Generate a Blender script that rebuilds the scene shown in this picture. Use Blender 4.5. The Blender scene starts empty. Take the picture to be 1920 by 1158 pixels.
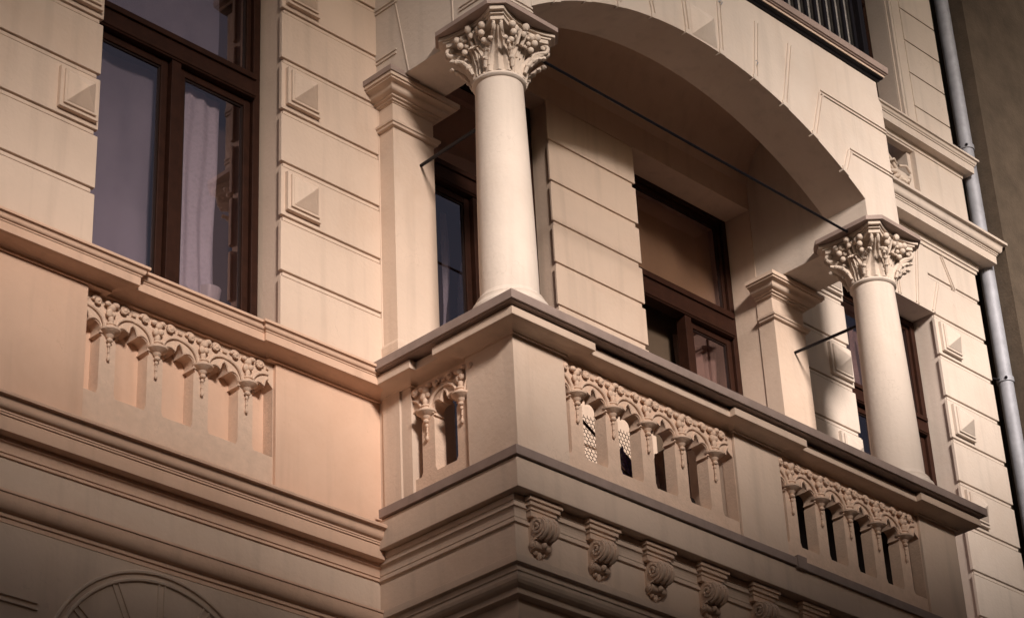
import bpy, bmesh, math, random
from mathutils import Vector, Matrix
from mathutils.geometry import tessellate_polygon
R = math.radians
PI = math.pi
sc = bpy.context.scene
col = sc.collection
rnd = random.Random(7)

# ------------------------------------------------------------------ camera
cd = bpy.data.cameras.new('camera')
cam = bpy.data.objects.new('camera', cd)
col.objects.link(cam)
sc.camera = cam
cd.sensor_width = 36.0
cd.lens = 4330.309 / 1920.0 * 36.0
cd.clip_start = 0.5
cd.clip_end = 2000.0
m0 = Vector((0.7058222, -0.7069588, -0.0449920))
m1 = Vector((0.3218959, 0.3766591, -0.8686259))
m2 = Vector((0.6310294, 0.5986127, 0.4934215))
mw = Matrix.Identity(4)
for r in range(3):
    mw[r][0] = m0[r]
    mw[r][1] = -m1[r]
    mw[r][2] = -m2[r]
mw[0][3], mw[1][3], mw[2][3] = -8.46289, -9.22030, 1.6
cam.matrix_world = mw

# ------------------------------------------------------------------ light
SUN = Vector((-0.40, -0.90, 0.38)).normalized()      # towards the sun
w = bpy.data.worlds.new('World')
sc.world = w
w.use_nodes = True
nt = w.node_tree
bg = nt.nodes['Background']
sky = nt.nodes.new('ShaderNodeTexSky')
sky.sky_type = 'NISHITA'
sky.sun_disc = False
sky.dust_density = 6.0
sky.sun_elevation = math.asin(SUN.z)
sky.sun_rotation = math.atan2(SUN.x, SUN.y)
nt.links.new(sky.outputs[0], bg.inputs[0])
bg.inputs[1].default_value = 0.042
sl = bpy.data.lights.new('sun', 'SUN')
sl.energy = 4.8
sl.angle = R(11)
sl.color = (1.0, 0.885, 0.80)
so = bpy.data.objects.new('sun', sl)
col.objects.link(so)
so.rotation_euler = SUN.to_track_quat('Z', 'Y').to_euler()
so.location = (-20, -30, 30)
vs = sc.view_settings
vs.view_transform = 'Standard'
vs.look = 'None'
vs.exposure = 0.34
vs.gamma = 1.0

# ------------------------------------------------------------------ materials
def mat(name, color, rough=0.85, metal=0.0, var=0.12, scale=3.0, bump=0.0, bscale=60.0, tint=None, streak=0.0, spec=0.3, mottle=0.0):
    m = bpy.data.materials.new(name)
    m.use_nodes = True
    n = m.node_tree.nodes
    l = m.node_tree.links
    b = n['Principled BSDF']
    b.inputs['Roughness'].default_value = rough
    b.inputs['Metallic'].default_value = metal
    b.inputs['Specular IOR Level'].default_value = spec
    tc = n.new('ShaderNodeNewGeometry')
    nz = n.new('ShaderNodeTexNoise')
    nz.inputs['Scale'].default_value = scale
    nz.inputs['Detail'].default_value = 6.0
    nz.inputs['Roughness'].default_value = 0.65
    l.new(tc.outputs['Position'], nz.inputs['Vector'])
    cr = n.new('ShaderNodeValToRGB')
    c = Vector(color)
    t = Vector(tint) if tint else c * (1 - var)
    cr.color_ramp.elements[0].position = 0.32
    cr.color_ramp.elements[1].position = 0.68
    cr.color_ramp.elements[0].color = (*t, 1)
    cr.color_ramp.elements[1].color = (*c, 1)
    l.new(nz.outputs['Fac'], cr.inputs[0])
    out = cr.outputs[0]
    if streak:
        mp = n.new('ShaderNodeMapping')
        mp.inputs['Scale'].default_value = (9.0, 9.0, 0.7)
        l.new(tc.outputs['Position'], mp.inputs[0])
        n2 = n.new('ShaderNodeTexNoise')
        n2.inputs['Scale'].default_value = 1.0
        n2.inputs['Detail'].default_value = 5.0
        l.new(mp.outputs[0], n2.inputs['Vector'])
        r2 = n.new('ShaderNodeMapRange')
        r2.inputs[1].default_value = 0.52
        r2.inputs[2].default_value = 0.75
        r2.inputs[3].default_value = 0.0
        r2.inputs[4].default_value = streak
        l.new(n2.outputs['Fac'], r2.inputs[0])
        mx = n.new('ShaderNodeMix')
        mx.data_type = 'RGBA'
        l.new(r2.outputs[0], mx.inputs[0])
        l.new(out, mx.inputs[6])
        mx.inputs[7].default_value = (*(c * 0.62), 1)
        out = mx.outputs[2]
    if mottle:
        n3 = n.new('ShaderNodeTexNoise')
        n3.inputs['Scale'].default_value = 0.9
        n3.inputs['Detail'].default_value = 9.0
        n3.inputs['Roughness'].default_value = 0.72
        n3.inputs['Distortion'].default_value = 0.6
        l.new(tc.outputs['Position'], n3.inputs['Vector'])
        r3 = n.new('ShaderNodeMapRange')
        r3.inputs[1].default_value = 0.50
        r3.inputs[2].default_value = 0.70
        r3.inputs[3].default_value = 0.0
        r3.inputs[4].default_value = mottle
        l.new(n3.outputs['Fac'], r3.inputs[0])
        m3 = n.new('ShaderNodeMix')
        m3.data_type = 'RGBA'
        l.new(r3.outputs[0], m3.inputs[0])
        l.new(out, m3.inputs[6])
        m3.inputs[7].default_value = (c.x * 0.80, c.y * 0.70, c.z * 0.62, 1)
        # hairline cracks
        vo = n.new('ShaderNodeTexVoronoi')
        vo.feature = 'DISTANCE_TO_EDGE'
        vo.inputs['Scale'].default_value = 1.1
        wv = n.new('ShaderNodeVectorMath')
        wv.operation = 'ADD'
        n4 = n.new('ShaderNodeTexNoise')
        n4.inputs['Scale'].default_value = 5.0
        n4.inputs['Detail'].default_value = 5.0
        l.new(tc.outputs['Position'], n4.inputs['Vector'])
        l.new(tc.outputs['Position'], wv.inputs[0])
        l.new(n4.outputs['Color'], wv.inputs[1])
        l.new(wv.outputs[0], vo.inputs['Vector'])
        lt = n.new('ShaderNodeMapRange')
        lt.inputs[1].default_value = 0.0
        lt.inputs[2].default_value = 0.006
        lt.inputs[3].default_value = 0.24
        lt.inputs[4].default_value = 0.0
        l.new(vo.outputs['Distance'], lt.inputs[0])
        gate = n.new('ShaderNodeMath')
        gate.operation = 'MULTIPLY'
        l.new(lt.outputs[0], gate.inputs[0])
        gr = n.new('ShaderNodeMapRange')
        gr.inputs[1].default_value = 0.52
        gr.inputs[2].default_value = 0.60
        l.new(nz.outputs['Fac'], gr.inputs[0])
        l.new(gr.outputs[0], gate.inputs[1])
        m4 = n.new('ShaderNodeMix')
        m4.data_type = 'RGBA'
        l.new(gate.outputs[0], m4.inputs[0])
        l.new(m3.outputs[2], m4.inputs[6])
        m4.inputs[7].default_value = (c.x * 0.35, c.y * 0.30, c.z * 0.26, 1)
        out = m4.outputs[2]
    l.new(out, b.inputs['Base Color'])
    if bump:
        nb = n.new('ShaderNodeTexNoise')
        nb.inputs['Scale'].default_value = bscale
        nb.inputs['Detail'].default_value = 4.0
        l.new(tc.outputs['Position'], nb.inputs['Vector'])
        bp = n.new('ShaderNodeBump')
        bp.inputs['Strength'].default_value = bump
        bp.inputs['Distance'].default_value = 0.004
        l.new(nb.outputs['Fac'], bp.inputs['Height'])
        l.new(bp.outputs[0], b.inputs['Normal'])
    return m

M = {}
M['plaster'] = mat('plaster', (0.675, 0.525, 0.42), 0.9, var=0.10, scale=1.3, bump=0.5, bscale=35, streak=0.40, mottle=0.32)
M['warm_light'] = mat('plaster_peach_light', (0.73, 0.495, 0.365), 0.9, var=0.10, scale=1.6, bump=0.5, bscale=32, streak=0.35, mottle=0.30)  # same plaster, with the orange glow at the left painted into its colour
M['pale'] = mat('pale_plaster_light_tint', (0.66, 0.565, 0.49), 0.9, var=0.10, scale=1.5, bump=0.5, bscale=35, streak=0.40, mottle=0.28)  # column stone; on bay and right walls, neutral light painted into the plaster
M['palestucco'] = mat('pale_stucco', (0.64, 0.535, 0.45), 0.9, var=0.16, scale=16, bump=0.7, bscale=60, mottle=0.30)
M['stucco'] = mat('stucco_ornament', (0.71, 0.52, 0.40), 0.9, var=0.14, scale=16, bump=0.7, bscale=60, mottle=0.30)
M['tin'] = mat('sheet_metal', (0.37, 0.28, 0.245), 0.65, 0.05, var=0.25, scale=6, bump=0.3, bscale=14)
M['wood'] = mat('brown_wood', (0.036, 0.0135, 0.008), 0.6, var=0.35, scale=14, bump=0.2, bscale=50, spec=0.12)
M['darkwood'] = mat('dark_wood', (0.018, 0.008, 0.006), 0.5, var=0.3, scale=12)
M['iron'] = mat('black_iron', (0.012, 0.010, 0.014), 0.45, 0.5, var=0.3, scale=10)
M['zinc'] = mat('zinc', (0.40, 0.41, 0.46), 0.62, 0.2, var=0.3, scale=7, bump=0.4, bscale=20)
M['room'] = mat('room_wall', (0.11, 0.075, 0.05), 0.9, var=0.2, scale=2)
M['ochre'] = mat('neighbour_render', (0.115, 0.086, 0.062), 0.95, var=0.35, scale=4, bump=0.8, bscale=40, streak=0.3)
M['asphalt'] = mat('asphalt', (0.05, 0.05, 0.052), 0.9, var=0.3, scale=20, bump=0.5, bscale=120)
M['paving'] = mat('paving', (0.16, 0.15, 0.14), 0.9, var=0.3, scale=8, bump=0.4, bscale=60)
M['opposite'] = mat('opposite_render', (0.50, 0.34, 0.20), 0.9, var=0.2, scale=1.2, bump=0.3)
M['rooftile'] = mat('roof_tile', (0.16, 0.06, 0.04), 0.85, var=0.4, scale=9, bump=0.6)
M['greyflat'] = mat('weathered_boards', (0.32, 0.30, 0.28), 0.85, var=0.4, scale=14, streak=0.6)
M['white'] = mat('white_ceramic', (0.62, 0.58, 0.55), 0.35, var=0.08, scale=8)
M['purple'] = mat('violet_cloth', (0.17, 0.11, 0.30), 0.8, var=0.45, scale=11, bump=0.6, bscale=30)
M['wire'] = mat('galvanised_wire', (0.10, 0.08, 0.07), 0.5, 0.5, var=0.2, scale=20)
M['stick'] = mat('bark_stick', (0.07, 0.035, 0.025), 0.9, var=0.4, scale=30)
M['sack'] = mat('beige_cloth', (0.34, 0.24, 0.19), 0.95, var=0.35, scale=8, bump=0.8, bscale=25)
M['soil'] = mat('dark_pot', (0.03, 0.02, 0.018), 0.9, var=0.4, scale=12)
M['leaf'] = mat('leaves', (0.05, 0.08, 0.025), 0.7, var=0.5, scale=2)
M['bark'] = mat('tree_bark', (0.09, 0.06, 0.04), 0.95, var=0.4, scale=12)

def glass_mat():
    m = bpy.data.materials.new('window_glass')
    m.use_nodes = True
    n = m.node_tree.nodes
    l = m.node_tree.links
    n.remove(n['Principled BSDF'])
    o = n['Material Output']
    g = n.new('ShaderNodeBsdfGlossy')
    g.inputs['Roughness'].default_value = 0.015
    g.inputs['Color'].default_value = (1.0, 0.80, 0.84, 1)
    t = n.new('ShaderNodeBsdfTransparent')
    t.inputs['Color'].default_value = (0.84, 0.80, 0.82, 1)
    f = n.new('ShaderNodeFresnel')
    f.inputs['IOR'].default_value = 2.7
    nz = n.new('ShaderNodeTexNoise')
    nz.inputs['Scale'].default_value = 1.6
    bp = n.new('ShaderNodeBump')
    bp.inputs['Strength'].default_value = 0.05
    bp.inputs['Distance'].default_value = 0.01
    gm = n.new('ShaderNodeNewGeometry')
    l.new(gm.outputs['Position'], nz.inputs['Vector'])
    l.new(nz.outputs['Fac'], bp.inputs['Height'])
    l.new(bp.outputs[0], g.inputs['Normal'])
    mx = n.new('ShaderNodeMixShader')
    fl = n.new('ShaderNodeMath')
    fl.operation = 'SUBTRACT'
    fl.use_clamp = True
    l.new(f.outputs[0], fl.inputs[0])
    l.new(gm.outputs['Backfacing'], fl.inputs[1])
    l.new(fl.outputs[0], mx.inputs[0])
    l.new(t.outputs[0], mx.inputs[1])
    l.new(g.outputs[0], mx.inputs[2])
    l.new(mx.outputs[0], o.inputs[0])
    return m
M['glass'] = glass_mat()

def lace_mat():
    m = bpy.data.materials.new('lace')
    m.use_nodes = True
    n = m.node_tree.nodes
    l = m.node_tree.links
    b = n['Principled BSDF']
    b.inputs['Base Color'].default_value = (0.66, 0.63, 0.65, 1)
    b.inputs['Roughness'].default_value = 0.95
    gm = n.new('ShaderNodeNewGeometry')
    v = n.new('ShaderNodeTexVoronoi')
    v.inputs['Scale'].default_value = 34.0
    l.new(gm.outputs['Position'], v.inputs['Vector'])
    n2 = n.new('ShaderNodeTexNoise')
    n2.inputs['Scale'].default_value = 9.0
    l.new(gm.outputs['Position'], n2.inputs['Vector'])
    ad = n.new('ShaderNodeMath')
    ad.operation = 'ADD'
    l.new(v.outputs['Distance'], ad.inputs[0])
    l.new(n2.outputs['Fac'], ad.inputs[1])
    mr = n.new('ShaderNodeMapRange')
    mr.inputs[1].default_value = 0.6
    mr.inputs[2].default_value = 1.1
    mr.inputs[3].default_value = 0.86
    mr.inputs[4].default_value = 0.97
    l.new(ad.outputs[0], mr.inputs[0])
    l.new(mr.outputs[0], b.inputs['Alpha'])
    return m
M['lace'] = lace_mat()
M['tan'] = mat('tan_reflection', (0.44, 0.31, 0.17), 0.95, var=0.15, scale=3)
M['net'] = mat('net_cloth', (0.40, 0.385, 0.42), 0.95, var=0.18, scale=2.2, bump=0.2)

# ------------------------------------------------------------------ mesh helpers
def bm_new():
    return bmesh.new()

def finish(name, bm, m, parent=None, smooth=None, bevel=0.0):
    bmesh.ops.recalc_face_normals(bm, faces=bm.faces)
    me = bpy.data.meshes.new(name)
    bm.to_mesh(me)
    bm.free()
    me.materials.append(M[m])
    if smooth is not None:
        for p in me.polygons:
            p.use_smooth = True
        me.set_sharp_from_angle(angle=R(smooth))
    o = bpy.data.objects.new(name, me)
    col.objects.link(o)
    o.parent = parent
    if bevel:
        md = o.modifiers.new('edge', 'BEVEL')
        md.width = bevel
        md.segments = 2
        md.limit_method = 'ANGLE'
        md.angle_limit = R(35)
    return o

def tag(o, label=None, cat=None, group=None, kind=None):
    if label: o['label'] = label
    if cat: o['category'] = cat
    if group: o['group'] = group
    if kind: o['kind'] = kind
    return o

def empty(name, loc, label, cat, group=None):
    o = bpy.data.objects.new(name, None)
    col.objects.link(o)
    o.location = loc
    tag(o, label, cat, group)
    return o

def box(bm, x0, x1, y0, y1, z0, z1):
    v = [bm.verts.new((x, y, z)) for z in (z0, z1) for y in (y0, y1) for x in (x0, x1)]
    for f in ((0, 1, 3, 2), (4, 6, 7, 5), (0, 4, 5, 1), (2, 3, 7, 6), (0, 2, 6, 4), (1, 5, 7, 3)):
        bm.faces.new([v[i] for i in f])

def prism(bm, pts, a, b, axis='y'):
    """extrude polygon pts (u,v) between a and b along axis; y: u=x,v=z; x: u=y,v=z; z: u=x,v=y"""
    def P(u, v, w_):
        return {'y': (u, w_, v), 'x': (w_, u, v), 'z': (u, v, w_)}[axis]
    A = [bm.verts.new(P(u, v, a)) for u, v in pts]
    B = [bm.verts.new(P(u, v, b)) for u, v in pts]
    n = len(pts)
    for tri in tessellate_polygon([[Vector((u, v, 0)) for u, v in pts]]):
        bm.faces.new([A[i] for i in tri])
        bm.faces.new([B[i] for i in tri][::-1])
    for i in range(n):
        j = (i + 1) % n
        bm.faces.new((A[i], B[i], B[j], A[j]))

def offs(path, o):
    """offset an open xy path to its right by o with mitred corners"""
    out = []
    n = len(path)
    for i, (x, y) in enumerate(path):
        ns = []
        if i > 0:
            dx, dy = x - path[i-1][0], y - path[i-1][1]
            L = math.hypot(dx, dy); ns.append((dy / L, -dx / L))
        if i < n - 1:
            dx, dy = path[i+1][0] - x, path[i+1][1] - y
            L = math.hypot(dx, dy); ns.append((dy / L, -dx / L))
        if len(ns) == 1:
            nx, ny = ns[0]; k = 1
        else:
            nx, ny = ns[0][0] + ns[1][0], ns[0][1] + ns[1][1]
            L = math.hypot(nx, ny); nx /= L; ny /= L
            k = 1 / max(0.2, nx * ns[0][0] + ny * ns[0][1])
        out.append((x + nx * o * k, y + ny * o * k))
    return out

def sweep(bm, path, prof):
    rows = []
    for (o, z) in prof:
        rows.append([bm.verts.new((x, y, z)) for x, y in offs(path, o)])
    n = len(path)
    for a, b in zip(rows, rows[1:]):
        for i in range(n - 1):
            bm.faces.new((a[i], a[i+1], b[i+1], b[i]))
    bm.faces.new([r[0] for r in rows])
    bm.faces.new([r[-1] for r in rows][::-1])
    # back
    a, b = rows[-1], rows[0]
    for i in range(n - 1):
        bm.faces.new((a[i], a[i+1], b[i+1], b[i]))

def cove(o0, z0, o1, z1, n=6, hollow=True):
    """quarter curve points from (o0,z0) to (o1,z1)"""
    r = []
    for i in range(1, n + 1):
        t = i / n * PI / 2
        if hollow:
            r.append((o0 + (o1 - o0) * (1 - math.cos(t)), z0 + (z1 - z0) * math.sin(t)))
        else:
            r.append((o0 + (o1 - o0) * math.sin(t), z0 + (z1 - z0) * (1 - math.cos(t))))
    return r

def cyma(o0, z0, o1, z1, n=5):
    om, zm = (o0 + o1) / 2, (z0 + z1) / 2
    return cove(o0, z0, om, zm, n, False) + cove(om, zm, o1, z1, n, True)

def lathe(bm, prof, cx, cy, n=40):
    rings = []
    for r_, z in prof:
        rings.append([bm.verts.new((cx + r_ * math.cos(2*PI*i/n), cy + r_ * math.sin(2*PI*i/n), z)) for i in range(n)])
    for a, b in zip(rings, rings[1:]):
        for i in range(n):
            bm.faces.new((a[i], a[(i+1) % n], b[(i+1) % n], b[i]))
    bm.faces.new(rings[0][::-1])
    bm.faces.new(rings[-1])

def tube(bm, pts, rad, n=8, flat=1.0):
    """tube through pts; rad number or list"""
    pts = [Vector(p) for p in pts]
    if not isinstance(rad, (list, tuple)): rad = [rad] * len(pts)
    rings = []
    ref = Vector((0.13, 0.29, 0.95)).normalized()
    for i, p in enumerate(pts):
        d = (pts[min(i+1, len(pts)-1)] - pts[max(i-1, 0)]).normalized()
        a = d.cross(ref)
        if a.length < 0.05: a = d.cross(Vector((1, 0, 0)))
        a.normalize()
        b = d.cross(a).normalized()
        rings.append([bm.verts.new(p + (a * math.cos(2*PI*k/n) + b * flat * math.sin(2*PI*k/n)) * rad[i]) for k in range(n)])
    for a, b in zip(rings, rings[1:]):
        for k in range(n):
            bm.faces.new((a[k], a[(k+1) % n], b[(k+1) % n], b[k]))
    bm.faces.new(rings[0][::-1])
    bm.faces.new(rings[-1])

def ball(bm, c, r_, sx=1, sy=1, sz=1, seg=12, jit=0.0):
    r = bmesh.ops.create_uvsphere(bm, u_segments=seg, v_segments=max(6, seg // 2 + 2), radius=r_)
    for v in r['verts']:
        k = 1 + rnd.uniform(-jit, jit)
        v.co = Vector((v.co.x * sx * k + c[0], v.co.y * sy * k + c[1], v.co.z * sz * k + c[2]))

# ------------------------------------------------------------------ ground
bm = bm_new()
box(bm, -400, 400, -400, 400, -0.5, 0.0)
tag(finish('street', bm, 'asphalt'), 'grey asphalt street below the facade', None, None, 'structure')
bm = bm_new()
box(bm, -60, 60, -3.4, 0.4, -0.1, 0.13)
tag(finish('pavement', bm, 'paving'), 'grey paved footpath along the house', None, None, 'structure')

# ================================================================== THE HOUSE
house = empty('townhouse', (2.3, 0, 0), 'cream stuccoed corner-balcony townhouse with rusticated walls, arched loggia and carved balustrades', 'building')

class Part:
    pass
def part(name, bm, m, smooth=None, bevel=0.0, parent=None):
    o = finish(name, bm, m, None, smooth, bevel)
    p = parent or house
    o.parent = p
    if p is house:
        o.matrix_parent_inverse = Matrix.Translation((-2.3, 0, 0))
    elif p.parent is house:
        o.parent = p
    return o

# courses of the rustication
ZC = [8.715 + 0.3925 * k for k in range(-1, 20)]
ZC = [round(z, 4) for z in ZC]
def main_course(z0, z1):
    zs = [z0] + [z for z in ZC if z0 + 0.05 < z < z1 - 0.05] + [z1]
    return zs

def rust(x0, x1, zs, y=0.0, depth=0.026, back=0.45, end0=True, end1=True, two=True):
    """a rusticated pier; every joint is a stepped channel between two courses"""
    bm = bm_new()
    a = x0 + (0.020 if end0 else 0.0)
    b = x1 - (0.020 if end1 else 0.0)
    box(bm, a, b, y + depth, y + back, zs[0], zs[-1])
    for z0, z1 in zip(zs, zs[1:]):
        hi = 0.0 if z1 == zs[-1] else 0.022
        lo = 0.0 if z0 == zs[0] else 0.022
        box(bm, x0, x1, y, y + depth + 0.004, z0 + lo, z1 - hi)
    if two:
        for z in zs[1:-1]:
            box(bm, x0 + 0.022 * end0 , x1 - 0.022 * end1, y + 0.010, y + depth + 0.002, z - 0.012, z + 0.014)
    return bm

piers = []
bm = rust(-6.2, -2.11, main_course(8.20, 15.6), end0=False)
piers.append(part('rusticated_pier', bm, 'plaster', bevel=0.004))
bm = rust(-0.745, 0.075, main_course(8.20, 15.6), end1=False)
part('rusticated_pier', bm, 'plaster', bevel=0.004)
bm = rust(4.37, 5.13, main_course(8.20, 11.75), end0=False)
part('rusticated_pier', bm, 'pale', bevel=0.004)
bm = rust(6.45, 7.22, main_course(8.20, 11.75))
part('rusticated_pier', bm, 'pale', bevel=0.004)
# pier inside the loggia: its own, closer courses
zl = [7.36, 7.70, 8.04, 8.38, 8.72, 9.06, 9.395, 9.734, 10.07, 10.408, 10.755, 11.10]
bm = rust(1.72, 2.645, zl, two=False, depth=0.014)
part('rusticated_pier', bm, 'plaster', bevel=0.003)

# plain wall masses
bm = bm_new()
box(bm, 0.075, 0.45, 0.0, 0.45, 7.2, 11.10)        # behind left pilaster
box(bm, 3.998, 4.37, 0.0, 0.45, 7.2, 11.10)        # behind right pilaster
box(bm, 0.075, 4.37, 0.0, 0.45, 11.104, 15.6)       # over the loggia openings
box(bm, -2.11, -0.745, 0.004, 0.45, 11.08, 15.6)      # over left window
box(bm, -6.2, 0.075, 0.30, 0.45, 7.2, 8.2)         # behind the left parapet
box(bm, 4.37, 7.22, 0.02, 0.45, 7.2, 8.2)
box(bm, -6.2, 7.22, 0.104, 0.45, 0.0, 7.2)
box(bm, 7.19, 7.22, 0.45, 9.0, 0.0, 15.6)          # party wall side
box(bm, -6.2, 7.22, 8.6, 9.0, 0.0, 15.6)
box(bm, -6.2, -5.8, 0.45, 8.6, 0.0, 15.6)
box(bm, -6.2, 7.22, 0.0, 9.0, 15.6, 15.9)
part('wall', bm, 'plaster')
bm = bm_new()
box(bm, 4.37, 5.13, 0.026, 0.45, 11.754, 15.6)
box(bm, 5.13, 6.45, 0.0, 0.45, 11.09, 12.45)
box(bm, 6.45, 7.22, 0.026, 0.45, 11.754, 15.6)
box(bm, 5.13, 6.45, 0.026, 0.45, 15.1, 15.6)
part('upper_wall', bm, 'pale')
# carved voussoirs over the right window
def bead(bm, p, q, y, wd=0.008, gap=0.03, h=0.008, axis='y', x=0.0):
    """a pair of fine raised fillets from p to q, (u,z) coordinates on plane y (or plane x)"""
    u = Vector((q[0] - p[0], q[1] - p[1])); u.normalize()
    nrm = Vector((-u.y, u.x))
    for s in (-1, 1):
        c = nrm * (gap / 2 * s)
        k = nrm * (wd / 2)
        pts = [(p[0] + c.x - k.x, p[1] + c.y - k.y), (q[0] + c.x - k.x, q[1] + c.y - k.y),
               (q[0] + c.x + k.x, q[1] + c.y + k.y), (p[0] + c.x + k.x, p[1] + c.y + k.y)]
        if axis == 'y':
            prism(bm, pts, y - h, y + 0.004, 'y')
        else:
            prism(bm, pts, x - h, x + 0.004, 'x')

bm = bm_new()
for p, q in (((6.34, 11.74), (6.22, 11.10)), ((6.70, 11.74), (6.83, 11.45)), ((6.58, 11.42), (6.45, 11.10)),
             ((5.62, 11.74), (5.72, 11.10)), ((5.98, 11.74), (5.97, 11.10)), ((5.22, 11.74), (5.42, 11.10))):
    bm = bm_new()
    bead(bm, p, q, 0.0, 0.010, 0.032, 0.011)
    part('voussoir_joint', bm, 'pale')

# pyramid bosses
def boss(x0, x1, z0, z1):
    bm = bm_new()
    d = 0.045
    box(bm, x0, x1, -0.030, 0.01, z0, z1)
    e = 0.022
    box(bm, x0 + e, x1 - e, -d, -0.028, z0 + e, z1 - e)
    f = 0.036
    a, b, c, dd = (x0 + f, z0 + f), (x1 - f, z0 + f), (x1 - f, z1 - f), (x0 + f, z1 - f)
    vs_ = [bm.verts.new((p[0], -d - 0.001, p[1])) for p in (a, b, c, dd)]
    top = bm.verts.new(((x0 + x1) / 2, -d - 0.075, (z0 + z1) / 2))
    for i in range(4):
        bm.faces.new((vs_[i], vs_[(i+1) % 4], top))
    bm.faces.new(vs_[::-1])
    return bm
for zb in (9.108, 9.893, 10.678):
    for xa, xb in ((-2.40, -2.135), (-0.715, -0.445), (4.83, 5.10), (6.49, 6.76)):
        part('diamond_boss', boss(xa, xb, zb + 0.055, zb + 0.335), 'pale' if xa > 4 else 'plaster', bevel=0.003)

# ------------------------------------------------------------------ moulded ledge / rail
rail_prof = [(-0.02, 8.115), (0.018, 8.115), (0.018, 8.124)] + cove(0.024, 8.124, 0.105, 8.142, 6) + \
            [(0.138, 8.146), (0.138, 8.196), (0.128, 8.200), (0.128, 8.21), (-0.02, 8.214)]
ledge_prof = [(-0.02, 8.105), (0.018, 8.105), (0.018, 8.118)] + cove(0.022, 8.118, 0.105, 8.140, 6) + \
             [(0.130, 8.144), (0.130, 8.196), (0.136, 8.199), (0.136, 8.208)] + cyma(0.138, 8.208, 0.165, 8.240, 4) + \
             [(0.170, 8.240), (0.170, 8.258), (-0.10, 8.275)]
bm = bm_new()
sweep(bm, [(-6.2, 0.012), (-1.985, 0.012), (-1.985, 0.058), (-0.80, 0.058), (-0.80, 0.038), (0.070, 0.038)], ledge_prof)
box(bm, -2.108, -0.75, 0.085, 0.309, 8.1135, 8.235)
box(bm, -2.108, -1.99, 0.036, 0.08, 8.1135, 8.235)
part('parapet_ledge', bm, 'warm_light', bevel=0.002)
P1 = [(0.08, 0.038), (0.08, -0.24), (0.13, -0.24), (0.13, -0.71), (0.08, -0.71), (0.08, -1.11), (0.51, -1.11), (0.51, -1.065),
      (2.075, -1.065), (2.075, -1.11), (2.525, -1.11), (2.525, -1.065), (4.055, -1.065), (4.055, -1.11), (4.485, -1.11), (4.485, 0.0)]
bm = bm_new()
sweep(bm, P1, rail_prof)
part('balcony_rail', bm, 'plaster', bevel=0.003)
bm = bm_new()
TP = [(0.08, 0.0), (0.08, -1.11), (4.485, -1.11), (4.485, 0.0)]
sweep(bm, TP, [(-0.42, 8.218), (0.165, 8.218), (0.165, 8.222), (0.178, 8.222), (0.180, 8.278), (0.172, 8.283), (-0.42, 8.287)])
tinrail = part('rail_flashing', bm, 'tin', bevel=0.002)
bm = bm_new()
box(bm, 0.085, 0.485, -1.10, -0.72, 8.214, 8.217)
bm.free()

# balcony piers
def pier(x0, x1, y0, y1, z0=7.30, z1=8.13):
    bm = bm_new()
    box(bm, x0, x1, y0, y1, z0, z1)
    return bm
for a in ((0.08, 0.51, -1.11, -0.71), (2.075, 2.525, -1.11, -0.72), (4.055, 4.485, -1.11, -0.71), (0.08, 0.45, -0.24, 0.04), (4.10, 4.485, -0.24, 0.0)):
    part('balcony_pier', pier(*a), 'plaster', bevel=0.004)

# left parapet under the window: pedestals, back panel
bm = bm_new()
box(bm, -6.2, -2.11, 0.012, 0.40, 7.16, 8.12)
part('parapet_pedestal', bm, 'warm_light', bevel=0.004)
bm = bm_new()
box(bm, -0.745, 0.08, 0.038, 0.40, 7.16, 8.12)
part('parapet_pedestal', bm, 'warm_light', bevel=0.004)
bm = bm_new()
box(bm, -2.11, -0.745, 0.151, 0.31, 7.16, 8.20)
part('parapet_panel', bm, 'warm_light')

# ------------------------------------------------------------------ baluster unit (local: x along the rail, -y outwards, z up)
def half_open(pitch):
    """outline of the right half of a unit, bottom to top, (u,z)"""
    h = pitch / 2
    post = 0.054
    pts = [(h, 7.50), (post + 0.012, 7.50), (post, 7.53), (post, 7.84), (post - 0.012, 7.862), (post - 0.004, 7.872)]
    # outer lobe
    cx, cz, r_ = h - 0.060, 7.899, 0.046
    for k in range(13):
        a = R(222 - k * 15)
        pts.append((cx + r_ * math.cos(a), cz + r_ * math.sin(a)))
    pts += [(h - 0.026, 7.948), (h - 0.024, 7.962), (h - 0.015, 7.975), (h, 7.988)]
    return pts

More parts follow.
